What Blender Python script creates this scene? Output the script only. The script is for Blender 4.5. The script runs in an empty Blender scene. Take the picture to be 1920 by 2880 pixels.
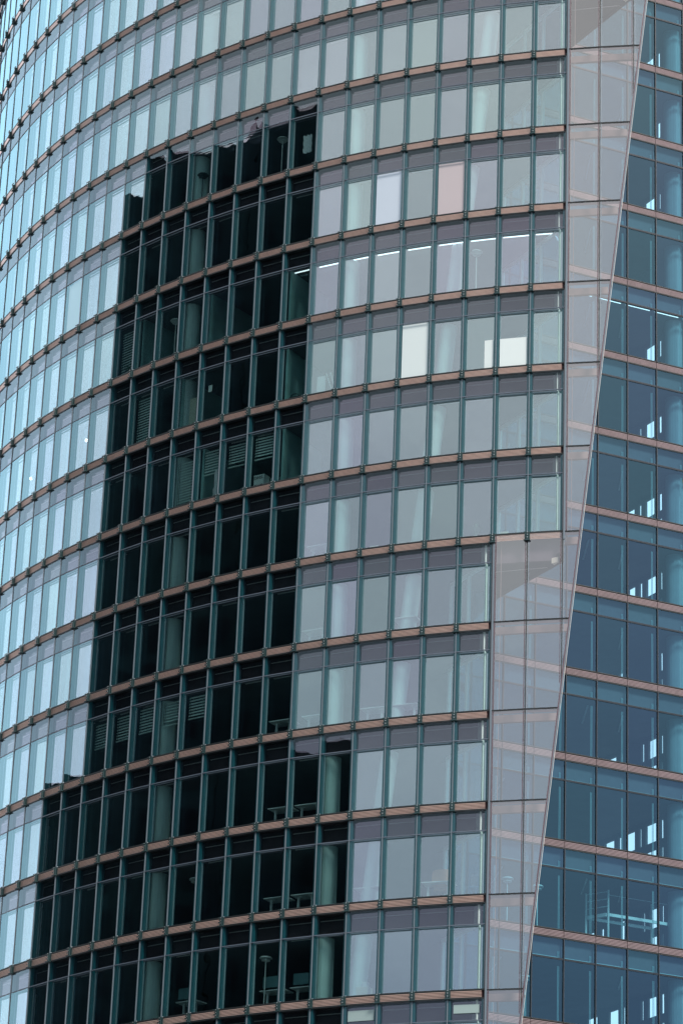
import bpy, math, random
from mathutils import Matrix, Vector
random.seed(7)
R_ = math.radians
sc = bpy.context.scene
COL = sc.collection

# ------------------------------------------------------------------ camera
ZC = 1.7
FPX = 8711.0
PIT, ROL = R_(22.80466), R_(2.23038)
f_ = Vector((0, math.cos(PIT), math.sin(PIT)))
u_ = Vector((0, -math.sin(PIT), math.cos(PIT)))
r_ = Vector((1, 0, 0))
r2 = r_ * math.cos(ROL) + u_ * math.sin(ROL)
u2 = -r_ * math.sin(ROL) + u_ * math.cos(ROL)
cd = bpy.data.cameras.new("camera")
cam = bpy.data.objects.new("camera", cd)
COL.objects.link(cam)
m = Matrix((r2, u2, -f_)).transposed().to_4x4()
m.translation = Vector((0, 0, ZC))
cam.matrix_world = m
cd.sensor_fit = 'VERTICAL'
cd.sensor_height = 24.0
cd.lens = FPX / 2880 * 24.0
cd.clip_start = 0.5
cd.clip_end = 6000
sc.camera = cam

# ------------------------------------------------------------------ world, sun, exposure
SUN_EL, SUN_AZ = R_(40), R_(147)          # azimuth clockwise from +Y
w = bpy.data.worlds.new("World"); sc.world = w; w.use_nodes = True
nt = w.node_tree; nt.nodes.clear()
N = nt.nodes.new; L = nt.links.new
out = N('ShaderNodeOutputWorld'); bg = N('ShaderNodeBackground'); L(bg.outputs[0], out.inputs[0])
bg.inputs[1].default_value = 0.1
sky = N('ShaderNodeTexSky'); sky.sky_type = 'NISHITA'; sky.sun_disc = False
sky.sun_elevation = SUN_EL; sky.sun_rotation = SUN_AZ; sky.air_density = 1.0; sky.dust_density = 1.5
tc = N('ShaderNodeTexCoord')
# bank of cloud over most of the sky; it opens towards the south-east (az ~129 deg)
gap = Vector((math.sin(R_(129)) * math.cos(R_(24)), math.cos(R_(129)) * math.cos(R_(24)), math.sin(R_(24))))
dot = N('ShaderNodeVectorMath'); dot.operation = 'DOT_PRODUCT'; dot.inputs[1].default_value = gap
L(tc.outputs['Generated'], dot.inputs[0])
mr = N('ShaderNodeMapRange'); mr.interpolation_type = 'SMOOTHSTEP'
mr.inputs[1].default_value = 0.35; mr.inputs[2].default_value = 0.86; mr.inputs[3].default_value = 1.0; mr.inputs[4].default_value = 0.06
L(dot.outputs['Value'], mr.inputs[0])
no = N('ShaderNodeTexNoise'); no.inputs['Scale'].default_value = 4.2; no.inputs['Detail'].default_value = 6; no.inputs['Roughness'].default_value = .55
mp = N('ShaderNodeMapping'); mp.inputs['Scale'].default_value = (1, 1, 2.6); L(tc.outputs['Generated'], mp.inputs[0]); L(mp.outputs[0], no.inputs['Vector'])
cr = N('ShaderNodeValToRGB')
cr.color_ramp.elements[0].position = 0.30; cr.color_ramp.elements[0].color = (10.0, 9.8, 10.5, 1)
cr.color_ramp.elements[1].position = 0.70; cr.color_ramp.elements[1].color = (13.2, 13.1, 13.3, 1)
L(no.outputs['Fac'], cr.inputs[0])
mx = N('ShaderNodeMix'); mx.data_type = 'RGBA'
L(mr.outputs[0], mx.inputs[0]); L(sky.outputs[0], mx.inputs[6]); L(cr.outputs[0], mx.inputs[7])
# thinner, brighter cloud ahead (north); heavier and bluer low in the south
dn = N('ShaderNodeVectorMath'); dn.operation = 'DOT_PRODUCT'
dn.inputs[1].default_value = (math.sin(R_(-30)) * math.cos(R_(24)), math.cos(R_(-30)) * math.cos(R_(24)), math.sin(R_(24)))
L(tc.outputs['Generated'], dn.inputs[0])
mn = N('ShaderNodeMapRange'); mn.interpolation_type = 'SMOOTHSTEP'
mn.inputs[1].default_value = .45; mn.inputs[2].default_value = .97; mn.inputs[3].default_value = 0; mn.inputs[4].default_value = 1
L(dn.outputs['Value'], mn.inputs[0])
sx = N('ShaderNodeSeparateXYZ'); L(tc.outputs['Generated'], sx.inputs[0])
me_ = N('ShaderNodeMapRange'); me_.inputs[1].default_value = .24; me_.inputs[2].default_value = .52; L(sx.outputs['Z'], me_.inputs[0])
ce = N('ShaderNodeMix'); ce.data_type = 'RGBA'; ce.inputs[6].default_value = (.56, .66, .76, 1); ce.inputs[7].default_value = (1.02, 1.02, 1.0, 1)
L(me_.outputs[0], ce.inputs[0])
cn = N('ShaderNodeMix'); cn.data_type = 'RGBA'; cn.inputs[7].default_value = (1.22, 1.36, 1.48, 1)
L(mn.outputs[0], cn.inputs[0]); L(ce.outputs[2], cn.inputs[6])
ml_ = N('ShaderNodeMix'); ml_.data_type = 'RGBA'; ml_.blend_type = 'MULTIPLY'; ml_.inputs[0].default_value = 1
L(mx.outputs[2], ml_.inputs[6]); L(cn.outputs[2], ml_.inputs[7])
L(ml_.outputs[2], bg.inputs[0])
sl = bpy.data.lights.new("sun", 'SUN'); sl.energy = 4.4; sl.angle = R_(14); sl.color = (1.0, .93, .85)
so = bpy.data.objects.new("sun", sl); COL.objects.link(so)
so.location = (40, -60, 160)
sd = Vector((math.sin(SUN_AZ) * math.cos(SUN_EL), math.cos(SUN_AZ) * math.cos(SUN_EL), math.sin(SUN_EL)))
so.rotation_euler = sd.to_track_quat('Z', 'Y').to_euler()
sc.view_settings.view_transform = 'Standard'; sc.view_settings.look = 'None'
sc.view_settings.exposure = 0.02; sc.view_settings.gamma = 1.0
sc.render.engine = 'CYCLES'
sc.cycles.max_bounces = 14; sc.cycles.transparent_max_bounces = 40
sc.cycles.glossy_bounces = 6; sc.cycles.diffuse_bounces = 3; sc.cycles.transmission_bounces = 4
sc.cycles.use_denoising = True
sc.cycles.caustics_reflective = False; sc.cycles.caustics_refractive = False

# ------------------------------------------------------------------ materials
def new_mat(name):
    mt = bpy.data.materials.new(name); mt.use_nodes = True
    mt.node_tree.nodes.clear(); return mt, mt.node_tree

def solid(name, col, rough=.6, metal=0.0, nscale=0, namt=.25, emit=0):
    mt, t = new_mat(name)
    o = t.nodes.new('ShaderNodeOutputMaterial'); b = t.nodes.new('ShaderNodeBsdfPrincipled')
    t.links.new(b.outputs[0], o.inputs[0])
    b.inputs['Roughness'].default_value = rough; b.inputs['Metallic'].default_value = metal
    b.inputs['Base Color'].default_value = (*col, 1)
    if nscale:
        g = t.nodes.new('ShaderNodeNewGeometry'); n = t.nodes.new('ShaderNodeTexNoise')
        n.inputs['Scale'].default_value = nscale; n.inputs['Detail'].default_value = 5
        t.links.new(g.outputs['Position'], n.inputs['Vector'])
        r = t.nodes.new('ShaderNodeMapRange'); r.inputs[1].default_value = .3; r.inputs[2].default_value = .7
        r.inputs[3].default_value = 1 - namt; r.inputs[4].default_value = 1 + namt
        t.links.new(n.outputs['Fac'], r.inputs[0])
        v = t.nodes.new('ShaderNodeVectorMath'); v.operation = 'SCALE'; v.inputs[0].default_value = col
        t.links.new(r.outputs[0], v.inputs['Scale']); t.links.new(v.outputs[0], b.inputs['Base Color'])
    if name in ('dark stone cladding', 'dark window', 'brown soffit'): b.inputs['Specular IOR Level'].default_value = .05
    if emit:
        b.inputs['Emission Color'].default_value = (*col, 1); b.inputs['Emission Strength'].default_value = emit
    return mt

def glass(name, r0, rtint, ttint, power=3.0, gain=1.0, var=0.0, wave=.0022, seedoff=0.0):
    """Thin architectural glass: mirror part + straight-through part; reflectance grows towards grazing."""
    mt, t = new_mat(name); n = t.nodes.new; l = t.links.new
    o = n('ShaderNodeOutputMaterial')
    g = n('ShaderNodeNewGeometry')
    d = n('ShaderNodeVectorMath'); d.operation = 'DOT_PRODUCT'
    l(g.outputs['Incoming'], d.inputs[0]); l(g.outputs['True Normal'], d.inputs[1])
    a = n('ShaderNodeMath'); a.operation = 'ABSOLUTE'; l(d.outputs['Value'], a.inputs[0])
    s = n('ShaderNodeMath'); s.operation = 'SUBTRACT'; s.inputs[0].default_value = 1; l(a.outputs[0], s.inputs[1])
    p = n('ShaderNodeMath'); p.operation = 'POWER'; l(s.outputs[0], p.inputs[0]); p.inputs[1].default_value = power
    k = n('ShaderNodeMath'); k.operation = 'MULTIPLY_ADD'; l(p.outputs[0], k.inputs[0])
    k.inputs[1].default_value = (1 - r0) * gain; k.inputs[2].default_value = r0; k.use_clamp = True
    fac = k.outputs[0]
    if var:
        at = n('ShaderNodeAttribute'); at.attribute_name = 'var'
        vm = n('ShaderNodeMapRange'); vm.inputs[3].default_value = 1 - var; vm.inputs[4].default_value = 1 + var
        l(at.outputs['Fac'], vm.inputs[0])
        mm = n('ShaderNodeMath'); mm.operation = 'MULTIPLY'; mm.use_clamp = True
        l(fac, mm.inputs[0]); l(vm.outputs[0], mm.inputs[1]); fac = mm.outputs[0]
    tr = n('ShaderNodeBsdfTransparent'); tr.inputs[0].default_value = (*ttint, 1)
    gl = n('ShaderNodeBsdfGlossy'); gl.inputs['Roughness'].default_value = 0.0
    gl.inputs['Color'].default_value = (*rtint, 1)
    if var:                                    # coatings differ slightly from pane to pane
        hv = n('ShaderNodeAttribute'); hv.attribute_name = 'hue'
        hm = n('ShaderNodeMix'); hm.data_type = 'RGBA'
        hm.inputs[6].default_value = (rtint[0] * 1.03, rtint[1] * .93, rtint[2] * 1.05, 1)
        hm.inputs[7].default_value = (rtint[0] * .94, rtint[1] * 1.01, rtint[2] * .98, 1)
        l(hv.outputs['Fac'], hm.inputs[0]); l(hm.outputs[2], gl.inputs['Color'])
    if wave:
        nz = n('ShaderNodeTexNoise'); nz.inputs['Scale'].default_value = 1.1; nz.inputs['Detail'].default_value = 1
        ad = n('ShaderNodeVectorMath'); ad.operation = 'ADD'; ad.inputs[1].default_value = (seedoff, seedoff, 0)
        l(g.outputs['Position'], ad.inputs[0]); l(ad.outputs[0], nz.inputs['Vector'])
        b = n('ShaderNodeBump'); b.inputs['Strength'].default_value = 1; b.inputs['Distance'].default_value = wave
        l(nz.outputs['Fac'], b.inputs['Height']); l(b.outputs[0], gl.inputs['Normal'])
    mx = n('ShaderNodeMixShader'); l(fac, mx.inputs[0]); l(tr.outputs[0], mx.inputs[1]); l(gl.outputs[0], mx.inputs[2])
    l(mx.outputs[0], o.inputs[0])
    return mt

M = dict(
    outer=glass('clear outer glass', .035, (.52, .86, .96), (.90, .96, .95), power=2.0, gain=.95, seedoff=3),
    outerup=glass('clear upper outer glass', .03, (.62, .82, .92), (.88, .93, .94), power=1.7, gain=.55, seedoff=3),
    inner=glass('coated inner glass', .34, (.98, .96, 1.0), (.72, .89, .90), power=2.2, gain=.8, var=.11, seedoff=3),
    upper=glass('coated upper glass', .115, (1.0, .86, .94), (.40, .46, .46), power=3.0, gain=.5, var=.10, seedoff=3),
    screen=glass('screen glass', .26, (.97, .985, .97), (.92, .90, .92), power=3.0, gain=.6, wave=.002),
    rear=glass('rear wing glass', .165, (.50, .84, 1.0), (.42, .70, .78), power=3.0, gain=.6, var=.06, wave=.002),
    slat=solid('bronze louvre', (1.0, .76, .67), .34, .55, 3.0, .06),
    slatrear=solid('shaded rose louvre', (.54, .44, .46), .45, .3, 3.0, .08),  # rosier wing louvres, with shade put into the colour to offset the sun
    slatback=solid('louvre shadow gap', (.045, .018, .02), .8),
    gasket=solid('black gasket', (.008, .012, .014), .5),
    teal=solid('green mullion box', (.003, .066, .085), .35, 0, 6, .12),
    profile=solid('grey aluminium cover', (.165, .205, .24), .35, .3),
    transom=solid('dark transom', (.10, .13, .17), .4, .2),
    innerframe=solid('pale inner frame', (.50, .56, .58), .5),
    bracket=solid('dark steel bracket', (.03, .065, .07), .4, .3),
    bolt=solid('bright bolt', (.6, .65, .66), .3, .6),
    spandrel=solid('slab edge', (.10, .085, .105), .7, 0, 4, .1),
    ceiling=solid('office ceiling', (.09, .105, .115), .9, 0, 1.5, .1),
    soffit=solid('brown soffit', (.02, .015, .017), .8, 0, 2, .1),
    carpet=solid('carpet', (.07, .08, .09), .95),
    wall=solid('core wall', (.08, .11, .12), .9, 0, .6, .3),
    white=solid('white plaster', (.74, .80, .78), .7, 0, 2, .06),
    column=solid('painted column', (.60, .76, .75), .6, 0, 2, .05),
    greycol=solid('grey painted column', (.34, .40, .44), .6, 0, 2, .05),
    tealwall=solid('grey-green partition', (.26, .46, .46), .8, 0, 1.2, .2),
    dimblind=solid('dim blind', (.42, .50, .48), .8),
    screenframe=solid('screen frame', (.09, .06, .075), .4, .2),
    beam=solid('steel beam', (.20, .15, .145), .6, 0, 3, .12),
    darkline=solid('rear frame', (.012, .022, .035), .4),
    rearline=solid('rear inner frame', (.42, .62, .66), .5),
    glow=solid('glowing bulb', (1.0, .85, .80), .5, emit=9),
    lamp=solid('lamp tube', (.95, .97, 1.0), .5, emit=2.2),
    tube=solid('unlit tube', (.7, .72, .72), .5),
    blind=solid('blind slat', (.75, .92, .88), .5),
    sheet=solid('white roller blind', (.95, .93, .95), .8),
    sheetlav=solid('lavender roller blind', (.80, .78, .92), .8),
    sheetpink=solid('pink roller blind', (.70, .52, .55), .8),
    whitepaint=solid('white paint', (.8, .85, .84), .5),
    cream=solid('cream board', (.74, .74, .60), .7),
    black=solid('black plastic', (.012, .014, .016), .35),
    orange=solid('orange upholstery', (.60, .27, .14), .8),
    red=solid('dark red card', (.25, .03, .04), .7),
    redcloth=solid('red cloth', (.8, .10, .08), .8),
    strap=solid('yellow strap', (.75, .38, .05), .7),
    leaf=solid('leaf', (.05, .16, .07), .6, 0, 8, .4),
    screenblue=solid('screen back', (.10, .22, .24), .5),
    concrete=solid('concrete', (.30, .30, .30), .9, 0, .4, .15),
    paving=solid('paving', (.22, .22, .22), .9, 0, .3, .25),
    darkwall=solid('dark stone cladding', (.0035, .009, .012), .95, 0, .4, .3),
    darkglass=solid('dark window', (.0015, .0025, .005), .95),
)

# ------------------------------------------------------------------ mesh helpers
class Frame:
    """local (s along, d inward, z) -> world"""
    def __init__(s, p, t, n): s.p, s.t, s.n = p, t, n
    def __call__(s, a, d, z):
        return (s.p[0] + s.t[0] * a + s.n[0] * d, s.p[1] + s.t[1] * a + s.n[1] * d, z)

class MB:
    def __init__(s): s.v = []; s.f = []; s.m = []; s.mats = []; s.var = []; s.hue = []; s.cv = .5; s.ch = .5
    def mi(s, m):
        if m not in s.mats: s.mats.append(m)
        return s.mats.index(m)
    def face(s, idx, m):
        s.f.append(idx); s.m.append(s.mi(m)); s.var.append(s.cv); s.hue.append(s.ch)
    def poly(s, pts, m):
        b = len(s.v); s.v += [tuple(p) for p in pts]; s.face(list(range(b, b + len(pts))), m)
    def hexa(s, P, m, skip=()):
        b = len(s.v); s.v += [tuple(p) for p in P]
        for i, q in enumerate(((0, 1, 2, 3), (7, 6, 5, 4), (0, 4, 5, 1), (1, 5, 6, 2), (2, 6, 7, 3), (3, 7, 4, 0))):
            if i not in skip: s.face([b + k for k in q], m)
    def box(s, F, a0, a1, d0, d1, z0, z1, m):
        P = [F(a0, d0, z0), F(a0, d1, z0), F(a1, d1, z0), F(a1, d0, z0), F(a0, d0, z1), F(a0, d1, z1), F(a1, d1, z1), F(a1, d0, z1)]
        s.hexa(P, m)
    def bar(s, A, B, w, h, m, up=(0, 0, 1)):
        A, B = Vector(A), Vector(B); t = (B - A).normalized(); upv = Vector(up)
        if abs(t.dot(upv)) > .99: upv = Vector((0, 1, 0))
        x = t.cross(upv).normalized() * (w / 2); y = t.cross(x).normalized() * (h / 2)
        P = [A - x - y, A + x - y, A + x + y, A - x + y, B - x - y, B + x - y, B + x + y, B - x + y]
        s.hexa(P, m)
    def tube(s, A, B, r0, r1, m, n=16, cap=True):
        A, B = Vector(A), Vector(B); t = (B - A).normalized()
        x = t.orthogonal().normalized(); y = t.cross(x)
        b = len(s.v)
        for P, r in ((A, r0), (B, r1)):
            for i in range(n):
                a = 2 * math.pi * i / n; s.v.append(tuple(P + x * math.cos(a) * r + y * math.sin(a) * r))
        for i in range(n): s.face([b + i, b + (i + 1) % n, b + n + (i + 1) % n, b + n + i], m)
        if cap: s.face([b + i for i in range(n)][::-1], m); s.face([b + n + i for i in range(n)], m)
    def prism(s, pts, z0, z1, m, mtop=None, mbot=None):
        n = len(pts); b = len(s.v)
        s.v += [(p[0], p[1], z0) for p in pts] + [(p[0], p[1], z1) for p in pts]
        for i in range(n): s.face([b + i, b + (i + 1) % n, b + n + (i + 1) % n, b + n + i], m)
        s.face([b + i for i in range(n)][::-1], mbot or m); s.face([b + n + i for i in range(n)], mtop or m)
    def build(s, name, parent=None, origin=None, smooth=False):
        if not s.f: return None
        if origin is None:
            n = len(s.v); xs = [sum(v[i] for v in s.v) / n for i in (0, 1)]
            origin = (xs[0], xs[1], min(v[2] for v in s.v))
        me = bpy.data.meshes.new(name)
        me.from_pydata([(v[0] - origin[0], v[1] - origin[1], v[2] - origin[2]) for v in s.v], [], s.f)
        for mm in s.mats: me.materials.append(M[mm])
        me.polygons.foreach_set('material_index', s.m)
        for nm, dat in (('var', s.var), ('hue', s.hue)):
            at = me.attributes.new(nm, 'FLOAT', 'FACE'); at.data.foreach_set('value', dat)
        if smooth: me.polygons.foreach_set('use_smooth', [True] * len(s.f))
        me.update()
        o = bpy.data.objects.new(name, me); COL.objects.link(o)
        po = Vector((0, 0, 0))
        if parent is not None:
            o.parent = parent; q = parent
            while q is not None: po += Vector(q.location); q = q.parent
        o.location = Vector(origin) - po
        return o

def tag(o, label=None, cat=None, group=None, kind=None):
    if o is None: return None
    if label: o["label"] = label
    if cat: o['category'] = cat
    if group: o['group'] = group
    if kind: o['kind'] = kind
    return o

def empty(name, loc, label, cat, group=None):
    o = bpy.data.objects.new(name, None); COL.objects.link(o); o.location = loc; o.empty_display_size = .3
    return tag(o, label, cat, group)

# ------------------------------------------------------------------ plan geometry (metres)
H = 3.6
Z0 = 67.4975 + ZC
CX, CY, RR = 16.46385, 145.54918, 35.8670
PH0, DPH = R_(12.73921), R_(2.1993538)
BW = 2 * RR * math.sin(DPH / 2)
def Zk(k): return Z0 - k * H
def arc(j, r=RR):
    a = PH0 + DPH * j
    return (CX - r * math.sin(a), CY - r * math.cos(a))
def bayF(j):
    p, q = arc(j), arc(j + 1)
    t = ((q[0] - p[0]) / BW, (q[1] - p[1]) / BW)
    return Frame(p, t, (t[1], -t[0]) if (t[1] * (CX - p[0]) - t[0] * (CY - p[1])) > 0 else (-t[1], t[0]))
def normF(j, depth=0):
    a = PH0 + DPH * j
    p = arc(j, RR - depth)
    return Frame(p, (-math.cos(a), math.sin(a)), (math.sin(a), math.cos(a)))
RP, RTH, RW = (11.7129, 117.0683), .41252, 1.39254
RT = (math.cos(RTH), math.sin(RTH)); RN = (-RT[1], RT[0])
def rearpt(j, d=0): return (RP[0] + RT[0] * RW * j + RN[0] * d, RP[1] + RT[1] * RW * j + RN[1] * d)
def jc(r): return -2 if r <= -2 else (0 if r <= 5 else (2 if r <= 12 else 4))
JMAX = 34
RMIN, RMAX = -8, 17
B0 = arc(0); C0 = (6.33, 114.72)
RD = Vector((C0[0] - B0[0], C0[1] - B0[1])).normalized()
def retpt(j):
    """where the return wall that starts at column line j meets the rear wing"""
    b = arc(j); n = (RN[0], RN[1])
    t = ((RP[0] - b[0]) * n[0] + (RP[1] - b[1]) * n[1]) / (RD[0] * n[0] + RD[1] * n[1])
    return (b[0] + RD[0] * t, b[1] + RD[1] * t)
def jedge(k): return -2.19 + .2832 * k

def proj(P):
    d = Vector(P) - Vector((0, 0, ZC)); w = d.dot(f_)
    return 960 + FPX * d.dot(r2) / w, 1440 - FPX * d.dot(u2) / w

# ------------------------------------------------------------------ bay pieces
def hv(*k):
    return random.Random(hash(k) & 0xffffff).random()
def h2(a, b, c): return random.Random(a * 7919 + b * 104729 + c * 31).random()

ZB = .131         # half height of the louvre band
ZT = .19          # band plus gaskets
TR = .98          # transom line below the band centre
MW = .102         # half width of a mullion box

def frame_geo(mb, F, r, w):
    """mullion half boxes, covers, transom, gaskets and the pale inner frame of one window"""
    zt, zb = Zk(r) - ZT, Zk(r + 1) + ZT
    for a0, a1 in ((.012, MW), (w - MW, w - .012)):
        mb.box(F, a0, a1, .035, .30, zb, zt, 'teal')
    for a0, a1 in ((0, .016), (w - .016, w)):
        mb.box(F, a0, a1, -.03, .030, zb, zt, 'profile')
    mb.box(F, .028, w - .028, -.018, .024, zt - TR + ZT - .018, zt - TR + ZT + .018, 'transom')
    mb.box(F, MW + .002, w - MW - .002, .13, .20, zt - TR + ZT - .03, zt - TR + ZT + .006, 'transom')
    mb.box(F, 0, w, -.022, .30, zt + .001, zt + .058, 'gasket')
    mb.box(F, 0, w, -.022, .30, zb - .058, zb - .001, 'gasket')
    # pale inner sash round the big pane
    for a0, a1 in ((MW + .002, MW + .035), (w - MW - .035, w - MW - .002)):
        mb.box(F, a0, a1, .165, .20, zb, zt - TR + ZT - .032, 'innerframe')
    mb.box(F, MW + .06, w - MW - .06, .26, .285, zt - .20, zt - .17, 'tube')

def pane_q(mb, F, a0, a1, d, z0, z1, m, tilt=0):
    mb.poly([F(a0, d + tilt, z0), F(a1, d, z0), F(a1, d - tilt, z1), F(a0, d, z1)], m)

def panes_geo(mbo, mbi, mbu, F, j, r, w):
    zt, zb = Zk(r) - ZT, Zk(r + 1) + ZT; zm = zt - TR + ZT
    for mb in (mbo, mbi, mbu):
        mb.cv = h2(j, r, 1); mb.ch = h2(j, r, 2)
    t = (h2(j, r, 3) - .5) * .008
    pane_q(mbo, F, .02, w - .02, 0, zb, zm - .02, 'outer', t)
    pane_q(mbo, F, .02, w - .02, 0, zm + .02, zt, 'outerup', t)
    pane_q(mbi, F, MW, w - MW, .16, zb, zm - .02, 'inner', t)
    pane_q(mbu, F, MW, w - MW, .16, zm + .012, zt, 'upper', t)

def louvre_geo(mb, F, k, w, full=True, a=.10):
    z = Zk(k)
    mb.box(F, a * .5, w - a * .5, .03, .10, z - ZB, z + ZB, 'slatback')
    if full:
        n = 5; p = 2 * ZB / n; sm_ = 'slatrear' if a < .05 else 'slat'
        for i in range(n):
            zz = z - ZB + p * (i + .5)
            P = [F(a, .0, zz - p * .26), F(a, .028, zz - p * .24), F(w - a, .028, zz - p * .24), F(w - a, .0, zz - p * .26),
                 F(a, -.012, zz + p * .17), F(a, .028, zz + p * .20), F(w - a, .028, zz + p * .20), F(w - a, -.012, zz + p * .17)]
            mb.hexa(P, sm_)
    else:
        mb.box(F, a, w - a, 0, .028, z - ZB + .02, z + ZB - .02, 'slat')

def bracket_geo(mb, F, k, full=True):
    """clamp at the crossing of mullion and louvre band"""
    z = Zk(k)
    mb.box(F, -.10, .10, -.024, .12, z - .17, z + .17, 'bracket')
    mb.box(F, -.028, .028, -.10, -.025, z - .15, z + .13, 'bracket')
    if full:
        for zz, w in ((z + .135, .12), (z + .04, .06), (z - .06, .09), (z - .185, .12)):
            mb.box(F, -w, w, -.13, -.0995 if zz > z - .15 else -.02, zz, zz + .03, 'bracket')
        for dz in (-.09, 0.02, .12): mb.box(F, -.045, -.02, -.155, -.142, z + dz, z + dz + .028, 'bolt')
        mb.box(F, -.095, -.087, -.035, .02, z + .175, z + .215, 'bolt')

# ------------------------------------------------------------------ tower
tower = empty('office_tower', (0, 120, 0), 'curved double-skinned glass office tower with bronze louvre bands, filling the left and centre', 'tower')
def rankkey(P):
    x, y = proj(P)
    return (0 <= x <= 1920 and 0 <= y <= 2880)
def area(j, r):
    F = bayF(j); zt, zb = Zk(r), Zk(r + 1)
    c = proj(F(BW / 2, 0, (zt + zb) / 2))
    a = proj(F(0, 0, zb)); b = proj(F(BW, 0, zb)); d = proj(F(0, 0, zt))
    if not (-40 < c[0] < 1960 and -60 < c[1] < 2940): return 0
    vis = max(0, min(c[1] + 120, 2880) - max(c[1] - 120, 0)) / 240
    return abs(a[0] - b[0]) * abs(a[1] - d[1]) * vis
bays = [(j, r) for r in range(RMIN, RMAX + 1) for j in range(jc(r), JMAX)]
bays.sort(key=lambda b: -area(*b))
SINGLE = set(bays[:100])
rest = [MB() for _ in range(4)]
LEANF = {}
for (j, r) in bays:
    F = bayF(j)
    if (j, r) in SINGLE:
        mf, mo, mi, mu = MB(), MB(), MB(), MB()
        frame_geo(mf, F, r, BW); panes_geo(mo, mi, mu, F, j, r, BW)
        w_ = mf.build('window', tower)
        mo.build('outer_pane', w_); mi.build('inner_pane', w_); mu.build('upper_pane', w_)
    else:
        frame_geo(rest[0], F, r, BW); panes_geo(rest[1], rest[1], rest[1], F, j, r, BW)
wr = rest[0]
for i, (fc, mi_) in enumerate(zip(rest[1].f, rest[1].m)): pass
off = len(wr.v); wr.v += rest[1].v
for fc, mi_, a, b in zip(rest[1].f, rest[1].m, rest[1].var, rest[1].hue):
    wr.f.append([off + q for q in fc]); wr.m.append(wr.mi(rest[1].mats[mi_])); wr.var.append(a); wr.hue.append(b)
tag(wr.build('window', tower), kind='stuff')

# louvre bands and brackets
lv = [(j, k) for k in range(RMIN, RMAX + 2) for j in range(jc(k - 1), JMAX)]
lv.sort(key=lambda b: -area(b[0], b[1]))
ml, mbk = MB(), MB()
for n, (j, k) in enumerate(lv):
    vis = area(j, k) > 0 or area(j, k - 1) > 0
    if n < 100:
        q = MB(); louvre_geo(q, bayF(j), k, BW); q.build('louvre_panel', tower)
    else: louvre_geo(ml, bayF(j), k, BW, vis)
    if j == jc(k - 1): continue
    if n < 100:
        q = MB(); bracket_geo(q, normF(j), k); q.build('bracket', tower)
    else: bracket_geo(mbk, normF(j), k, vis)
tag(ml.build('louvre_panel', tower), kind='stuff'); tag(mbk.build('bracket', tower), kind='stuff')

# corner post of every run of rows, return wall behind it
for (ra, rb, j) in ((RMIN, -2, -2), (-1, 5, 0), (6, 12, 2), (13, RMAX, 4)):
    q = MB(); F = normF(j)
    zt, zb = Zk(ra) - ZT, Zk(rb + 1) - ZT
    q.box(F, -.10, -.03, -.03, .32, zb, zt, 'profile'); q.box(F, -.029, -.004, -.05, .32, zb, zt, 'gasket')
    q.build('corner_post', tower)
    b, c = arc(j), retpt(j)
    ln = math.hypot(c[0] - b[0], c[1] - b[1]); t = ((c[0] - b[0]) / ln, (c[1] - b[1]) / ln)
    FR = Frame(b, t, (t[1] * -1, t[0]) if (-t[1] * (0 - b[0]) + t[0] * (120 - b[1])) > 0 else (t[1], -t[0]))
    nb = max(1, round((ln - .3) / 1.4)); wd = (ln - .3) / nb
    for r in range(ra, rb + 1):
        q = MB()
        zt, zb = Zk(r) - TR, Zk(r + 1) + ZT
        q.box(FR, .3, ln, .0, .12, zt, Zk(r) + ZT, 'white')
        for i in range(nb + 1):
            s = .3 + wd * i
            q.box(FR, s - .05, s + .05, -.03, .10, zb, zt, 'column')
        q.box(FR, .35, ln - .05, 0, .08, zt - .07, zt - .001, 'column')
        q.box(FR, .35, ln - .05, 0, .08, zb + .001, zb + .07, 'column')
        s_ = q.build('return_wall', tower)
        g = MB(); g.poly([FR(.35, .04, zb), FR(ln, .04, zb), FR(ln, .04, zt), FR(.35, .04, zt)], 'rear'); g.build('pane', s_)

# floor slabs with ceilings, core wall, roof
def arcpts(j0, j1, r, st=1):
    n = int(abs(j1 - j0) / st); return [arc(j0 + (j1 - j0) * i / n, r) for i in range(n + 1)]
for k in range(RMIN, RMAX + 2):
    j0 = jc(k - 1); c = retpt(j0)
    b = arc(j0, RR - .34); e = retpt(5)
    pts = [b] + arcpts(j0 + 1, JMAX, RR - .34)[:] + [arc(JMAX, RR - 11)] + arcpts(JMAX - 1, 10, RR - 11) + [(1.0, 124.0), (c[0] + RN[0] * 7, c[1] + RN[1] * 7), (c[0] + RN[0] * .02, c[1] + RN[1] * .02)]
    q = MB(); so_ = k in (-1, 6, 13)
    q.prism(pts, Zk(k) - TR + .06, Zk(k) + .14, 'spandrel', 'carpet', 'ceiling' if not so_ else 'ceiling')
    q.build('floor_slab', tower)
# overhang soffits at the steps of the corner
for k in (-1, 6, 13):
    ja, jb = jc(k), jc(k - 1); q = MB()
    pts = [arc(j, RR - .3) for j in (jb + .15, jb + 1, ja)] + [retpt(ja), retpt(jb)]
    z = Zk(k) - TR + .05
    q.prism(pts, z - .06, z, 'soffit')
    b = Vector((*arc(jb, RR - .1), 0)); c = Vector((*retpt(jb), 0)); up = Vector((0, 0, z - .06))
    q.bar(b + up + Vector((0, 0, .12)), c + up + Vector((0, 0, .12)), .10, .44, 'soffit')
    q.bar(b + up + Vector((-.12, .18, .03)), b + up + Vector((-.35, .34, .03)), .2, .22, 'cream')
    so_ = q.build('soffit', tower)
    q = MB(); p0 = Vector((*arc(jb + .35, RR - .8), z - .075)); p1 = Vector((*arc(ja + .6, RR - .95), z - .075))
    q.bar(p0, p1, .03, .02, 'tube'); q.build('light_strip', so_)
q = MB()
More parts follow.
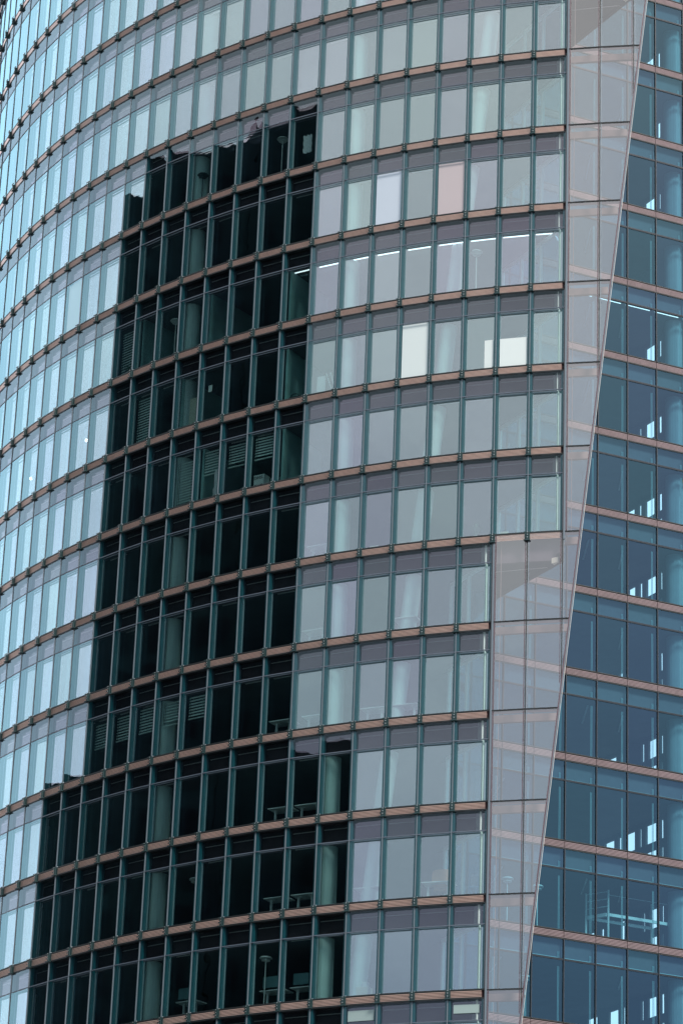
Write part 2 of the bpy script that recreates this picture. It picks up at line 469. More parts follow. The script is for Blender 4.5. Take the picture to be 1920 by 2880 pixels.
q.prism(arcpts(9, JMAX, RR - 10.5) + arcpts(JMAX, 9, RR - 11), 0, Zk(RMIN), 'wall'); q.build('core_wall', tower)
q = MB(); a, b_ = arc(9, RR - 10.7), (3.2, 121.5)
q.bar((a[0], a[1], 0), (a[0], a[1], .1), .1, .1, 'wall')
q.prism([a, (a[0], a[1] + .3), (b_[0], b_[1] + .3), b_], .2, Zk(RMIN), 'wall'); q.build('partition_wall', tower)
q = MB()
q.prism([arc(-2)] + arcpts(-1, JMAX, RR + .02) + [arc(JMAX, RR - 11)] + arcpts(JMAX - 1, 10, RR - 11) + [(1, 124), retpt(-2)], Zk(RMIN) + .25, Zk(RMIN) + 1.4, 'concrete')
q.build('parapet', tower)
q = MB()
q.prism([arc(4, RR - .4)] + arcpts(5, JMAX, RR - .4) + [arc(JMAX, RR - 10)] + arcpts(JMAX - 1, 10, RR - 10) + [(1, 123)], 0, Zk(RMAX + 1) - TR, 'concrete')
q.build('plinth', tower)

# columns
def column_run(j, d, rad=.36):
    for r in range(-6, 13):
        q = MB(); p = arc(j, RR - d)
        q.tube((p[0], p[1], Zk(r + 1) + .15), (p[0], p[1], Zk(r) - TR + .05), rad, rad, 'column', 20)
        q.build('column', tower, smooth=False)
for j in (6.95, 13.02, 18.95): column_run(j, .78, .40)
# the raking column follows the slanted edge of the screen, storey by storey
pA, pB = Vector((5.43, 112.30, 69.05 + ZC)), Vector((1.42, 113.86, 29.84 + ZC))
def rake(z): return pA + (pB - pA) * ((z - pA.z) / (pB.z - pA.z))
for r in range(-4, 13):
    z0, z1 = Zk(r + 1) + .15, Zk(r) - TR + .05
    q = MB(); q.tube(rake(z0), rake(z1), .34, .34, 'column', 20); q.build('column', tower)

# partitions that meet the facade
for j, r in ((12.9, 3), (11.9, 2), (8.85, 2), (14.85, 2), (11.85, 4), (8.85, 4), (8.85, 3)):
    F = normF(j); q = MB(); q.box(F, -.05, .05, .32, 3.2, Zk(r + 1) + .141, Zk(r) - TR + .059, 'tealwall'); q.build('partition_wall', tower)
# ceiling light strips along the facade
for r in range(-4, 12):
    lit = r in (2,)
    z = Zk(r) - TR + .03
    for j in range(max(jc(r), 0), 18):
        if not lit and h2(j, r, 9) < .55: continue
        if lit and j > 8 : continue
        F = bayF(j); q = MB(); q.box(F, .16, BW - .16 if not lit else BW - .1, .50, .55, z, z + .03, 'lamp' if lit else 'tube')
        q.build('ceiling_light', tower)

# blinds
def venetian(j, r, top, bot, mat='blind'):
    F = bayF(j); z1 = Zk(r) - TR - top; z0 = Zk(r) - TR - bot; q = MB(); n = int((z1 - z0) / .125)
    for i in range(n):
        z = z1 - i * .125
        P = [F(.16, .37, z - .075), F(.16, .38, z - .075), F(BW - .16, .38, z - .075), F(BW - .16, .37, z - .075),
             F(.16, .40, z), F(.16, .41, z), F(BW - .16, .41, z), F(BW - .16, .40, z)]
        q.hexa(P, mat)
    for a in (BW - .22, BW - .30, .24): q.box(F, a, a + .012, .33, .34, z0, z1, 'gasket')
    q.box(F, .16, BW - .16, .36, .42, z0 - .05, z0 - .01, mat)
    q.build('blind', tower)
for a in ((9, 4, .12, 1.05), (10, 4, .15, 1.1), (11, 4, .12, 1.15), (11, 7, .1, 1.0), (12, 7, .1, 1.05), (13, 7, .1, 1.1), (14, 7, .15, 1.15), (15, 7, .2, 1.2),
          (12, 4, .3, 2.2), (14, 3, .2, 2.3), (15, 2, .2, 2.3)): venetian(*a)
def roller(j, r, a0, a1, top, bot, mat):
    F = bayF(j); q = MB(); q.box(F, a0, a1, .10, .11, Zk(r) - TR - bot, Zk(r) - TR - top, mat)
    q.build('blind', tower)
roller(4, 3, .13, BW - .13, .03, 2.42, 'sheet'); roller(1, 3, .13, BW - .13, 1.15, 2.42, 'sheet'); roller(2, 3, .13, .50, 1.15, 2.42, 'sheet')
roller(5, 1, .13, BW - .13, .03, 2.42, 'sheetlav'); roller(3, 1, .13, BW - .13, .03, 2.42, 'sheetpink')
roller(2, 11, .2, BW - .2, -.62, -.30, 'dimblind'); roller(5, 11, .16, BW - .16, -.62, -.22, 'dimblind')
roller(18, 1, .13, BW - .13, .03, 2.42, 'sheet')

# ------------------------------------------------------------------ glass screen that runs past the corner
for r in range(RMIN, RMAX):
    j0 = jc(r); e1, e0 = jedge(r), jedge(r + 1)      # slanted edge at the top and foot of the row
    zt, zb = Zk(r) + .165, Zk(r + 1) + .165
    def Pj(j, z, d=0): p = arc(j, RR - d); return Vector((p[0], p[1], z))
    sq = MB()
    # rails
    ee = e1
    if ee < j0 - .02:
        js = [j0] + [j for j in range(j0 - 1, -30, -1) if j > ee] + [ee]
        for a, b in zip(js, js[1:]):
            sq.bar(Pj(a, zt - .03, .01), Pj(b, zt - .03, .01), .07, .05, 'gasket')
            sq.bar(Pj(a, zt - .115, .03), Pj(b, zt - .115, .03), .03, .11, 'screenframe')
    js = [j for j in range(j0 - 1, -30, -1) if j > e1]
    for j in js:
        # mullion, cut where it meets the slanted edge
        zc = zb if j > e0 else Z0 - ((j + 2.19) / .2832) * H + .165
        A, B = Pj(j, zc), Pj(j, zt - .06)
        sq.bar(A, B, .035, .07, 'gasket')
        for o in (-.045, .045):
            sq.bar(Pj(j + o, zc, .01), Pj(j + o, zt - .06, .01), .03, .03, 'screenframe' if o > 0 else 'profile')
    if e0 < j0 - .01 or e1 < j0 - .01:
        lo = zb if e0 < j0 else zb + (zt - zb) * ((j0 - e0) / (e1 - e0))
        elo = min(e0, j0)
        sq.bar(Pj(elo, lo), Pj(e1, zt), .05, .09, 'screenframe')
        sq.bar(Pj(elo - .03, lo, -.005), Pj(e1 - .03, zt, -.005), .03, .05, 'profile')
        sq.bar(Pj(elo - .055, lo, .04), Pj(e1 - .055, zt, .04), .012, .14, 'tube')
        # inside edge beside the corner
        sq.bar(Pj(j0 - .10, lo), Pj(j0 - .10, zt - .06), .04, .05, 'screenframe')
        sq.bar(Pj(j0 - .22, lo, .25), Pj(j0 - .22, zt - .06, .25), .02, .03, 'beam')
        scr = sq.build('glass_screen', tower)
        # panes
        js2 = [j0] + [j for j in range(j0 - 1, -30, -1) if j > e1] + [None]
        for a, b in zip(js2, js2[1:]):
            g = MB(); g.cv = h2(a, r, 5)
            if b is not None and b > e0:
                g.poly([Pj(a, zb), Pj(b, zb), Pj(b, zt - .05), Pj(a, zt - .05)], 'screen')
            else:
                bt = b if b is not None else e1
                poly = [Pj(a, zt - .05), Pj(bt, zt - .05)]
                if b is not None:
                    poly.append(Pj(b, zb + (zt - zb) * ((b - e0) / (e1 - e0))))
                if a > e0:
                    poly += [Pj(e0, zb), Pj(a, zb)]
                else:
                    poly.append(Pj(a, zb + (zt - zb) * ((a - e0) / (e1 - e0))))
                g.poly(poly, 'screen')
            g.build('pane', scr)
        # steel beam behind the screen
        if e1 < j0 - .15:
            q = MB(); n = 4; ja, jb = j0 + .05, e1 + .12
            for i in range(n):
                a, b = ja + (jb - ja) * i / n, ja + (jb - ja) * (i + 1) / n
                q.bar(Pj(a, zt - .15, .72), Pj(b, zt - .15, .72), .14, .30, 'beam')
            q.build('support_beam', tower)
            q = MB(); P = Pj(e1 + .06, zt - .42, .08)
            q.bar(P + Vector((.02, 0, 0)), P + Vector((.09, 0, .18)), .10, .07, 'gasket'); q.bar(P + Vector((.04, 0, -.12)), P + Vector((.05, 0, .1)), .06, .05, 'gasket')
            q.build('edge_clamp', tower)

# ------------------------------------------------------------------ rear wing
wing = empty('rear_office_wing', (13, 119, 0), 'flat blue glass wing with thin dark mullions set back behind the slanted glass screen', 'office building')
JR1 = 3
def rearF(j): return Frame(rearpt(j), RT, RN)
allr = []
for r in range(RMIN, RMAX + 1):
    c = retpt(jc(r)); jr = ((c[0] - RP[0]) * RT[0] + (c[1] - RP[1]) * RT[1]) / RW
    for j in range(-8, JR1):
        if j + 1 > jr + .05: allr.append((j, r, max(0, jr - j)))
def rarea(j, r):
    c = proj(rearF(j)(RW / 2, 0, Zk(r + .5)))
    return 1 if (-30 < c[0] < 1990 and -130 < c[1] < 3010) else 0
allr.sort(key=lambda b: -rarea(b[0], b[1]))
for n, (j, r, cut) in enumerate(allr):
    F = rearF(j); a0 = cut * RW + .01; w = RW
    zt, zb = Zk(r) - ZT, Zk(r + 1) + ZT; zm = zt - TR + ZT
    q = MB()
    q.box(F, w - .022, w + .022, -.04, .10, zb, zt, 'darkline')
    if cut: q.box(F, a0, a0 + .04, -.04, .10, zb, zt, 'darkline')
    q.box(F, a0 + .03, w - .03, -.02, .08, zm - .035, zm - .004, 'darkline')
    q.box(F, a0 + .03, w - .03, -.02, .08, zm + .006, zm + .035, 'darkline')
    q.box(F, a0, w, -.02, .20, zt + .001, zt + .045, 'gasket'); q.box(F, a0, w, -.02, .20, zb - .045, zb - .001, 'gasket')
    q.box(F, a0 + .1, w - .16, .16, .19, zm + .07, zm + .11, 'rearline')
    for s in (.115, .165):
        if a0 < w - .25:
            q.box(F, w - s - .012, w - s, .16, .18, zb, zm - .25, 'rearline'); q.box(F, w - s - .012, w - s, .16, .18, zm + .06, zt - .45, 'rearline')
    if r >= 5 and a0 < .5:
        for i in range(4):
            q.box(F, a0 + .08, a0 + .70 - .06 * i, .26, .27, zt - .30 - .10 * i, zt - .285 - .10 * i, 'rearline')
    win = q.build('window', wing)
    g = MB(); g.cv = h2(j, r, 21); g.ch = h2(j, r, 22); t = (h2(j, r, 23) - .5) * .004
    pane_q(g, F, a0, w - .02, 0.01, zb, zm - .03, 'rear', t); g.build('pane', win)
    g = MB(); g.cv = h2(j, r, 24); g.ch = h2(j, r, 25)
    pane_q(g, F, a0, w - .02, 0.01, zm + .03, zt, 'rear', t); g.build('upper_pane', win)
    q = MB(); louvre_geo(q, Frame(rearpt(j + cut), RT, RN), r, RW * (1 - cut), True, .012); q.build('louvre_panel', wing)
# slabs
WD = Vector((-.47, .88)).normalized()          # far wall runs back to the left
E = rearpt(2.2, .12)
fw = lambda s, o=0: (E[0] + WD[0] * s + WD[1] * o, E[1] + WD[1] * s - WD[0] * o)
for k in range(RMIN, RMAX + 2):
    c = retpt(jc(k - 1))
    a = (c[0] + RN[0] * .25 + .3, c[1] + RN[1] * .25 + .1); q = MB()
    jr = ((c[0] - RP[0]) * RT[0] + (c[1] - RP[1]) * RT[1]) / RW
    pts = [rearpt(jr + .1, .22), rearpt(2.32, .22), fw(10, .13), rearpt(jr - .5, 12)]
    q.prism(pts, Zk(k) - TR + .10, Zk(k) + .12, 'spandrel', 'carpet', 'ceiling'); q.build('floor_slab', wing)
# far wall with window openings through which the sky shows
for r in range(-4, 13):
    zb, zt = Zk(r + 1) + .12, Zk(r) - TR + .10; q = MB()
    FW = Frame(E, (WD[0], WD[1]), (WD[1], -WD[0]))
    q.box(FW, .3, 9.8, 0, .12, zb, zb + .15, 'wall'); q.box(FW, .3, 9.8, 0, .12, zt - .16, zt, 'wall')
    q.box(FW, .3, 2.1, .001, .119, zb + .151, zt - .161, 'wall'); s = 2.1
    while s < 9.6:
        for n, (op, gp) in enumerate(((.24, .28), (.66, .30))):
            op *= .8 + .4 * h2(r, n, int(s * 10)); e_ = s + op
            q.box(FW, e_, min(e_ + gp, 9.8), .001, .119, zb + .151, zt - .161, 'wall')
            if r < 3 and s > 2.9 or h2(r, int(s * 10), 77) < .22:
                q.box(FW, s, e_, .002, .118, zb + .151, zt - .161, 'wall')
            else:
                q.box(FW, s, e_, .03, .09, zt - 1.32, zt - .96, 'wall'); q.box(FW, s + op * .48, s + op * .54, .05, .07, zb + .151, zt - 1.33, 'dimblind')
            s = e_ + gp
    q.build('far_wall', wing)
q = MB(); a = rearpt(-7, 11.6); b = rearpt(1.5, 11.6)
q.prism([a, b, (b[0], b[1] + .3), (a[0], a[1] + .3)], .1, Zk(-5), 'wall'); q.build('back_wall', wing)
for r in range(-3, 12):
    p = rearpt(2.02, .95); q = MB(); q.tube((p[0], p[1], Zk(r + 1) + .13), (p[0], p[1], Zk(r) - TR + .09), .40, .40, 'greycol', 24); q.build('column', wing)
    for n, (ja, da, jb, db) in enumerate(((-3.5, 1.2, -3.0, 3.4), (-.9, 1.0, -.3, 3.0), (.4, 1.4, 1.0, 3.2))):
        if h2(n, r, 31) < .35: continue
        a, b = rearpt(ja, da), rearpt(jb, db); z = Zk(r) - TR + .07
        q = MB(); q.bar((a[0], a[1], z), (b[0], b[1], z), .06, .04, 'lamp' if (r, n) in ((3, 0),) else 'tube'); q.build('ceiling_light', wing)
for j in range(-3, 3):
    F = rearF(j); z = Zk(2) - TR + .06; q = MB(); q.box(F, .10, RW - .14, .30, .33, z, z + .02, 'lamp'); q.build('ceiling_light', wing)
q = MB(); q.prism([rearpt(-6, .05), rearpt(2.25, .05), fw(10), rearpt(-6, 12)], Zk(RMIN) + .2, Zk(RMIN) + 1.4, 'concrete'); q.build('parapet', wing)
q = MB(); q.prism([rearpt(-4, .3), rearpt(2.2, .3), fw(10), rearpt(-6, 12)], 0, Zk(RMAX + 1) - TR, 'concrete'); q.build('plinth', wing)

# ------------------------------------------------------------------ things in the offices
def at(j, r, d): return normF(j, d), Zk(r + 1) + .145
def floor_lamp(j, r, d, label, Fz=None, h=1.95, style=0, mat='whitepaint'):
    F, z = Fz or at(j, r, d); p = Vector(F(0, 0, z))
    e = empty('floor_lamp', p, label, 'floor lamp', 'floor lamps standing behind the glass')
    q = MB(); q.tube(p, p + Vector((0, 0, .03)), .15, .14, mat, 18); q.build('base', e)
    q = MB(); q.tube(p + Vector((0, 0, .03)), p + Vector((0, 0, h)), .022, .018, mat, 8); q.build('pole', e)
    q = MB(); q.tube(p + Vector((0, 0, h)), p + Vector((0, 0, h + .05)), .25, .21, mat, 20); q.tube(p + Vector((0, 0, h - .10)), p + Vector((0, 0, h - .085)), .17, .17, mat, 18); q.build('lamp_head', e)
    return e
def desk(j, r, d, label, w=1.2, mon=False, mat='whitepaint', Fz=None):
    F, z = Fz or at(j, r, d)
    e = empty('desk', F(0, 0, z), label, 'desk', 'desks standing against the glass')
    q = MB(); q.box(F, -w / 2, w / 2, -.02, .68, z + .70, z + .735, mat); q.build('desk_top', e)
    for s in (-w / 2 + .2, w / 2 - .2):
        q = MB(); q.box(F, s - .035, s + .035, .22, .30, z + .03, z + .698, mat); q.box(F, s - .03, s + .03, .0, .6, z, z + .029, mat); q.box(F, s - .12, s + .12, .2, .32, z + .66, z + .699, mat); q.build('leg', e)
    if mon:
        q = MB(); zz = z + .736
        e2 = empty('monitor', F(0.1, .2, zz), mon, 'monitor', 'screens standing on the desks')
        q.box(F, -.05, .35, .12, .30, zz, zz + .02, 'black'); q.box(F, .12, .18, .19, .22, zz + .021, zz + .30, 'black'); q.build('stand', e2)
        q = MB(); q.box(F, -.18, .48, .10, .14, zz + .12, zz + .55, 'screenblue'); q.build('screen', e2)
    return e
desk(7.6, 8, .55, 'white desk with a T-shaped leg beside the curved green column in the black bays', 1.1)
desks = [(8.5, 8, 'desk edge glimpsed low in the dark bay left of the white T-legged desk'),
         (7.6, 9, 'pale desk one storey below the white T-legged desk in the dark bays'),
         (8.5, 9, 'thin desk top with a leg in the dark bay beside the curved green column'),
         (8.6, 7, 'desk edge at the foot of a dark bay, beside the bright bays'),
         (7.5, 7, 'white desk below a bright reflected sky, just left of the arched dark reflection'),
         (4.7, 6, 'white desk with an upright cable at the foot of the raking column'),
         (5.6, 7, 'small pale desk low behind the bright pane right of the round column'),
         (4.6, 7, 'desk at the foot of the raking column, one floor below the desk with the cable'),
         (5.6, 9, 'pale desk low behind the bright pane next to the dark bays, above the cream box'),
         (7.6, 5, 'white desk behind the last bright pane left of the round white column'),
         (7.6, 6, 'white desk with T-shaped leg in the lavender pane beside the dark bays')]
for j, r, lb in desks: desk(j, r, .50, lb, 1.0)
desk(8.5, 10, .6, 'desk with a dark screen under the round lamp in the lowest dark bays', 1.1, 'dark screen standing next to the round floor lamp')
desk(7.5, 10, .6, 'desk with a wide screen next to the green column in the lowest dark bays', 1.1, 'wide tilted screen beside the green column in the lowest dark bays')
desk(11.5, 10, .6, 'far left dark desk in the lowest row of dark bays', 1.0, 'small dark screen in the lowest dark bays, left of the others')
floor_lamp(9.5, 0, .5, 'white round-headed floor lamp in the top row of dark bays')
floor_lamp(12.7, 0, .5, 'dark angled floor lamp in front of a green column, top row of dark bays', mat='black', h=1.5)
floor_lamp(2.75, 2, .5, 'tall white floor lamp behind a bright pane, beside the raking column')
floor_lamp(11.4, 9, .6, 'dim floor lamp deep in the dark bays near the bottom')
floor_lamp(8.7, 10, .5, 'green-lit round floor lamp above the lowest dark desks')
floor_lamp(13.5, 2, .5, 'slim floor lamp in the dark bays left of a lit partition')
def rearFz(j, r, d): return (Frame(rearpt(j, d), RT, RN), Zk(r + 1) + .125)
floor_lamp(0, 0, 0, 'white round-headed lamp in the blue wing, just right of the slanted screen edge', rearFz(-2.65, 10 - 1, .5), h=1.75)
floor_lamp(0, 0, 0, 'white floor lamp in the blue wing, the lowest one beside the slanted screen edge', rearFz(-3.0, 10, .5), h=1.7)
floor_lamp(0, 0, 0, 'white floor lamp of the blue wing seen through the glass screen', rearFz(-3.55, 9, .6), h=1.9)

def boxes(j, r, d, w, h, dep, label, mat='cream', n=1, text=None, name='box', yaw=0, s0=0, cat='box'):
    F, z = at(j, r, d); obs = []
    q = MB(); q.box(F, s0 - w / 2, s0 + w / 2, 0, dep, z, z + h, mat)
    q.box(F, s0 - w / 2 - .004, s0 + w / 2 + .004, -.004, dep + .004, z + h - .045, z + h - .005, mat)
    q.box(F, s0 - w / 2 + .02, s0 + w / 2 - .02, -.006, -.001, z + h * .5 - .006, z + h * .5 + .006, 'orange' if text else mat)
    o = q.build(name, None); tag(o, label, cat)
    if text:
        GL = dict(D=('1110', '1001', '1001', '1001', '1110'), M=('10001', '11011', '10101', '10001', '10001'), S=('0111', '1000', '0110', '0001', '1110'))
        tx = MB(); c_ = h * .07; x = sum(len(GL[l][0]) + 1 for l in text) * c_ / 2
        for l in text:
            for i, row in enumerate(GL[l]):
                for k_, ch in enumerate(row):
                    if ch == '1': xx = s0 + x - k_ * c_; zz = z + h * .82 - i * c_; tx.box(F, xx - c_, xx, -.012, -.007, zz - c_, zz, 'black')
            x -= (len(GL[l][0]) + 1) * c_
        tx.build('lettering', o)
    return o
def lift(o, dz): o.location.z += dz; return o
boxes(9.72, 4, .42, .50, .36, .4, 'lower white carton marked DMS under the half-drawn blind', 'whitepaint', text='DMS')
lift(boxes(9.72, 4, .42, .50, .36, .4, 'upper white carton marked DMS, stacked under the half-drawn blind', 'whitepaint', text='DMS'), .366)
boxes(9.3, 4, .75, .40, .62, .4, 'dim grey-green carton behind the two white DMS cartons', 'blind')
boxes(8.7, 4, .45, .22, .18, .2, 'small white box on the sill right of the DMS cartons', 'whitepaint')
boxes(8.45, 4, .5, .3, .15, .25, 'dark red box beside the small white sill box', 'red')
boxes(5.72, 5, .5, .36, .32, .35, 'cream box on the floor behind a bright pane, fifth storey from the top', 'cream')
boxes(5.6, 10, .45, .48, .48, .4, 'large cream box behind the lowest bright pane, beside the raking column', 'cream')
lift(boxes(5.55, 10, .5, .20, .20, .2, 'small white box standing on the large cream box', 'whitepaint'), .484)
boxes(8.35, 3, .5, .2, .3, .2, 'small pale box behind the black bag in the dark bay', 'cream')
boxes(12.5, 3, .5, .45, 1.55, .08, 'tall pale board leaning inside a dark bay', 'cream', name='board', cat='board')
boxes(14.6, 3, .5, .35, .9, .1, 'shelf-like board low in the leftmost dark bay, third storey', 'screenblue', name='board', cat='board')
boxes(1.75, 5, .5, .30, .34, .3, 'small cream box low behind the glass next to the corner', 'cream')
# black bag
F, z = at(8.68, 3, .5); q = MB(); P = Vector(F(0, .15, z)); t = Vector((F.t[0], F.t[1], 0))
e = empty('bag', P, 'black bag with a curved handle on the sill of a dark bay', 'bag')
q.tube(P + t * .3 + Vector((0, 0, .22)), P - t * .3 + Vector((0, 0, .22)), .20, .20, 'black', 14); q.bar(P + t * .3, P - t * .3 + Vector((0, 0, 0)), .3, .3, 'black'); q.build('body', e)
q = MB()
for i in range(8):
    a, b = math.pi * i / 8, math.pi * (i + 1) / 8
    q.bar(P + t * .22 * math.cos(a) + Vector((0, 0, .40 + .16 * math.sin(a))), P + t * .22 * math.cos(b) + Vector((0, 0, .40 + .16 * math.sin(b))), .03, .03, 'black')
q.build('handle', e)
for (j, k), lb in zip(((17.58, 3.52), (21.08, 3.585), (22.72, 3.634)), ('small glowing pendant lamp nearest to the dark reflection', 'glowing pendant lamp in the bright left bays, between two others', 'glowing pendant lamp nearest the left edge of the photo')):
    F = normF(j, .45); z = Z0 - k * H; zc = Zk(math.floor(k)) - TR + .05
    e = empty('pendant_lamp', F(0, 0, z), lb, 'lamp', 'pendant lamps glowing behind the left bays')
    q = MB(); q.tube(F(0, 0, z - .05), F(0, 0, z + .05), .06, .045, 'glow', 12); q.build('bulb', e)
    q = MB(); q.tube(F(0, 0, z + .051), F(0, 0, max(zc, z + .1)), .006, .006, 'black', 6); q.build('cord', e)
# paper sheet stuck on the pane
F = bayF(11); q = MB(); zz = Zk(4) + 1.55
q.box(F, .78, .98, .172, .176, zz, zz + .30, 'whitepaint'); tag(q.build('paper_notice'), 'white sheet of paper stuck to a dark window pane', 'paper')
# white draped figure-like cloth
F, z = at(11.28, 4, .22)
q = MB(); prof = [(0, .20), (.25, .22), (.5, .20), (.62, .13), (.8, .12), (1.05, .11), (1.3, .08), (1.42, .03)]
n = 14
for i, (h, rr) in enumerate(prof):
    for a in range(n):
        an = 2 * math.pi * a / n; w_ = rr * (1 + .22 * math.sin(3 * an + h * 4))
        q.v.append(F(-.1 + .12 * h + math.cos(an) * w_, .15 + math.sin(an) * w_ * .7, z + h))
for i in range(len(prof) - 1):
    for a in range(n): q.face([i * n + a, i * n + (a + 1) % n, (i + 1) * n + (a + 1) % n, (i + 1) * n + a], 'sheet')
tag(q.build('cloth_bundle', smooth=True), 'tall cream draped bundle under a lowered blind in a dark bay', 'cloth')
# orange chair
F, z = at(3.45, 9, .7); e = empty('chair', F(0, 0, z), 'orange high-backed chair behind a bright pane near the bottom', 'chair')
q = MB(); q.tube(F(0, .3, z + .05), F(0, .3, z + .45), .04, .04, 'black', 10); q.box(F, -.25, .25, .27, .33, z, z + .04, 'black'); q.box(F, -.03, .03, .05, .55, z + .041, z + .07, 'black'); q.build('chair_base', e)
q = MB(); q.box(F, -.27, .27, .05, .58, z + .452, z + .54, 'orange'); q.build('seat', e)
q = MB(); P = []
hs = [(.56, .24), (.62, .33), (.8, .37), (1.1, .37), (1.22, .34), (1.28, .26)]
for h, ww in hs:
    for s in (-ww, -ww * .5, 0, ww * .5, ww): q.v.append(F(s, .02 + .08 * (abs(s) / .37) ** 2, z + h))
for h, ww in hs:
    for s in (-ww, -ww * .5, 0, ww * .5, ww): q.v.append(F(s, .09 + .08 * (abs(s) / .37) ** 2, z + h))
for i in range(5):
    for a in range(4):
        b = i * 5 + a; q.face([b, b + 1, b + 6, b + 5], 'orange'); b += 30; q.face([b + 5, b + 6, b + 1, b], 'orange')
for i in range(5): q.face([i * 5, i * 5 + 5, i * 5 + 35, i * 5 + 30], 'orange'); q.face([i * 5 + 4, i * 5 + 34, i * 5 + 39, i * 5 + 9], 'orange')
for a in range(4): q.face([25 + a, 26 + a, 56 + a, 55 + a], 'orange'); q.face([a + 1, a, 30 + a, 31 + a], 'orange')
q.build('backrest', e)
desk(3.5, 9, .42, 'white low bench top under the orange chair', 1.2)
# plants
def plant(j, r, d, label, h=.7, n=46, spread=.35):
    F, z = at(j, r, d); p = Vector(F(0, 0, z)); e = empty('potted_plant', p, label, 'plant', 'potted plants behind the glass')
    q = MB(); q.tube(p, p + Vector((0, 0, .26)), .12, .16, 'whitepaint', 14); q.build('pot', e)
    q = MB(); rn = random.Random(j * 100 + r)
    for i in range(n):
        a = rn.uniform(0, 6.28); l = rn.uniform(.3, 1) * h; o = Vector((math.cos(a), math.sin(a), 0))
        b = p + Vector((0, 0, .25)); s = o.cross(Vector((0, 0, 1))) * .022
        m1 = b + o * spread * .4 + Vector((0, 0, l * .8)); m2 = b + o * spread * rn.uniform(.8, 1.2) + Vector((0, 0, l * .75))
        q.poly([b - s * .4, b + s * .4, m1 + s, m1 - s], 'leaf'); q.poly([m1 - s, m1 + s, m2], 'leaf')
    q.build('foliage', e)
plant(13.6, 0, .55, 'bushy low plant in the top row of dark bays', .35)
plant(2.6, 5, .6, 'spiky plant behind the bright pane just above the overhang', .8, 40, .4)
plant(15.5, 2, .5, 'dim plant in a dark bay at the left edge of the dark reflection', .5)
# easel-like folded white stand
F, z = at(7.5, 3, .55); e = empty('folded_stand', F(0, 0, z), 'white folded board and A-shaped stand behind a pane next to the dark bays', 'display stand')
q = MB(); q.box(F, .10, .48, 0, .05, z, z + 1.05, 'whitepaint'); q.build('board', e)
for a, b in ((.12, -.28), (-.08, -.42)):
    q = MB(); q.bar(F(a, .1, z + 1.2), F(b, .15, z), .05, .04, 'whitepaint'); q.build('leg', e)
# crumpled paper blind at the top of the dark bays
F = bayF(8); z = Zk(1) + 1.05; q = MB(); n = 8
for i in range(n + 1):
    for a in range(n + 1): q.v.append(F(.50 + a * .42 / n, .40 + .03 * math.sin(i * 2.1 + a * 1.7), z + i * .85 / n + .03 * math.sin(a * 2)))
for i in range(n):
    for a in range(n): b = i * (n + 1) + a; q.face([b, b + 1, b + n + 2, b + n + 1], 'sheet')
tag(q.build('crumpled_sheet'), 'crumpled white sheet hanging in the topmost right dark bay', 'sheet')
F, z = rearFz(-2.2, 1, .5); q = MB(); q.bar(F(0, 0, z + .3), F(.1, 0, z + 1.3), .16, .04, 'redcloth'); q.bar(F(.1, 0, z + 1.31), F(.02, 0, z + 1.6), .07, .04, 'redcloth')
tag(q.build('hanging_cloth'), 'red cloth hanging in the wing behind the glass screen', 'cloth')
F, z = rearFz(2.0, 4, .3); q = MB(); q.bar(F(-.02, 0, z + 2.3), F(.06, 0, z + 2.0), .035, .02, 'strap'); q.bar(F(.06, 0, z + 2.0), F(.08, 0, z + 1.8), .025, .02, 'strap')
tag(q.build('strap'), 'yellow strap dangling from the ceiling of the blue wing at the right edge', 'strap')
# white loft frame in the wing
Fz = rearFz(-.2, 9, 1.1); F, z = Fz
e = empty('loft_frame', F(0, 0, z), 'white tubular loft frame with railing inside the blue wing', 'loft frame')
for s, d, h in ((-.45, .9, 2.3), (0.05, 0, 2.3), (3.0, 0, 2.4), (2.5, .9, 2.3)):
    q = MB(); q.bar(F(s, d, z), F(s, d, z + h), .07, .07, 'whitepaint'); q.build('post', e)
q = MB()
q.bar(F(.085, 0, z + 1.3), F(2.96, 0, z + 1.3), .06, .12, 'whitepaint'); q.bar(F(-.41, .9, z + 1.3), F(2.46, .9, z + 1.3), .06, .12, 'whitepaint'); q.bar(F(.0, .05, z + 1.3), F(-.4, .85, z + 1.3), .12, .14, 'whitepaint'); q.build('platform', e)
q = MB()
for h in (1.65, 1.95, 2.25):
    q.bar(F(.04, .05, z + h), F(-.42, .85, z + h), .03, .03, 'whitepaint')
q.bar(F(.09, 0, z + 2.1), F(2.95, 0, z + 2.1), .015, .015, 'whitepaint'); q.build('railing', e)

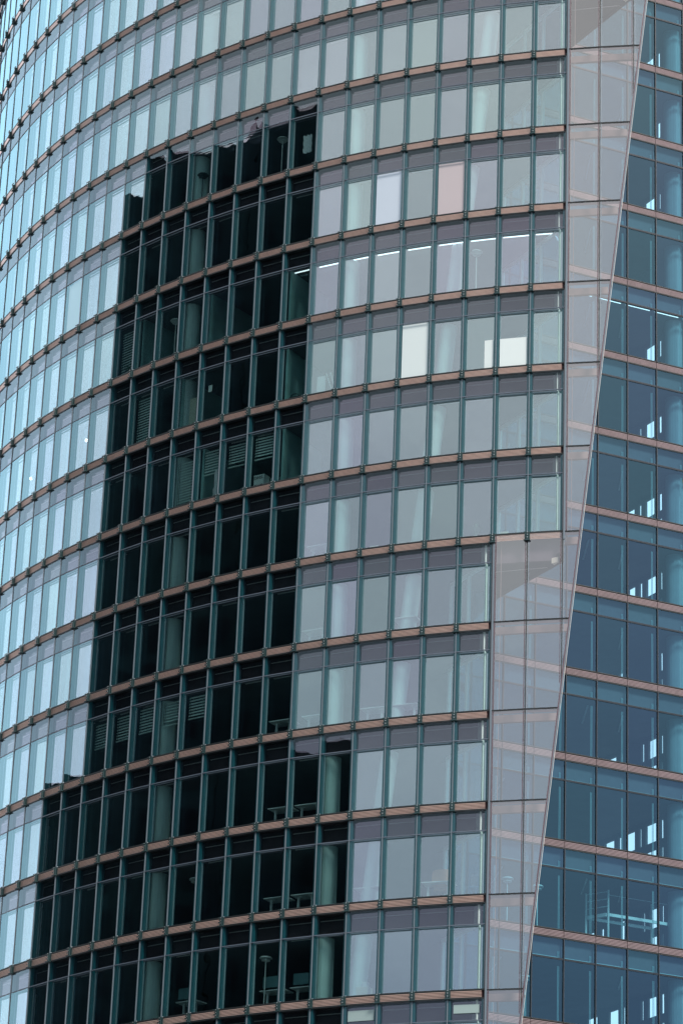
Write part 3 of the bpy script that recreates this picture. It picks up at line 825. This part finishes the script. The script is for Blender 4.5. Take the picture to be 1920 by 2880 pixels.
# ------------------------------------------------------------------ dark block across the street, mirrored in the facade
def azp(P, az, t): return (P[0] + math.sin(R_(az)) * t, P[1] + math.cos(R_(az)) * t)
dark = empty('dark_office_block', (-85, 105, 0), 'dark stone office block out of frame on the left, mirrored in the curved facade', 'office building')
def block(pts, h, nm, gx=3.0):
    back = [(p[0] - 22, p[1]) for p in pts][::-1]
    q = MB(); q.prism(list(pts) + back, 0, h, 'darkwall'); q.build(nm, dark)
    q = MB()
    for (a, b) in zip(pts, pts[1:]):
        ln = math.hypot(b[0] - a[0], b[1] - a[1]); t = ((b[0] - a[0]) / ln, (b[1] - a[1]) / ln)
        n = (t[1], -t[0]) if t[1] * (0 - a[0]) - t[0] * (115 - a[1]) > 0 else (-t[1], t[0])
        F = Frame(a, t, n); m_ = int(ln / gx)
        for i in range(m_):
            z = 3
            while z < h - 3.2:
                q.box(F, i * gx + .5, i * gx + gx - .5, .01, .04, z, z + 2.2, 'darkglass'); z += 3.4
    tag(q.build('window', dark), kind='stuff')
D = 80
panept = lambda j: arc(j + .5)
def ring(ja, jb, azA, azB):
    n = 5; out = []
    for i in range(n + 1):
        j = ja + (jb - ja) * i / n; out.append(azp(panept(j), azA + (azB - azA) * i / n, D))
    return out
block(ring(8, 10.2, -118.6, -106.6), 115.0, 'tower_body')
block(ring(10.2, 14, -106.5, -84.2), 113.2, 'body')
block(ring(14, 15, -84.1, -79.4), 110.6, 'side_body')
block(ring(6, 8, -128.6, -118.7), 66.5, 'low_wing')
block(ring(15, 17, -79.3, -69.8), 66.0, 'annex')
q = MB()
c = azp(panept(10.5), -104, D + 5)
q.tube((c[0], c[1], 113.01), (c[0], c[1], 117), .3, .2, 'darkwall', 8); q.prism([(c[0] - 3, c[1] - 3), (c[0] + 2, c[1] - 3), (c[0] + 2, c[1] + 3), (c[0] - 3, c[1] + 3)], 113.01, 114.6, 'darkwall')
q.build('roof_plant', dark)

# ------------------------------------------------------------------ ground
q = MB(); q.poly([(-1500, -1500, 0), (1500, -1500, 0), (1500, 1500, 0), (-1500, 1500, 0)], 'paving')
tag(q.build('ground', origin=(0, 0, 0)), kind='structure')
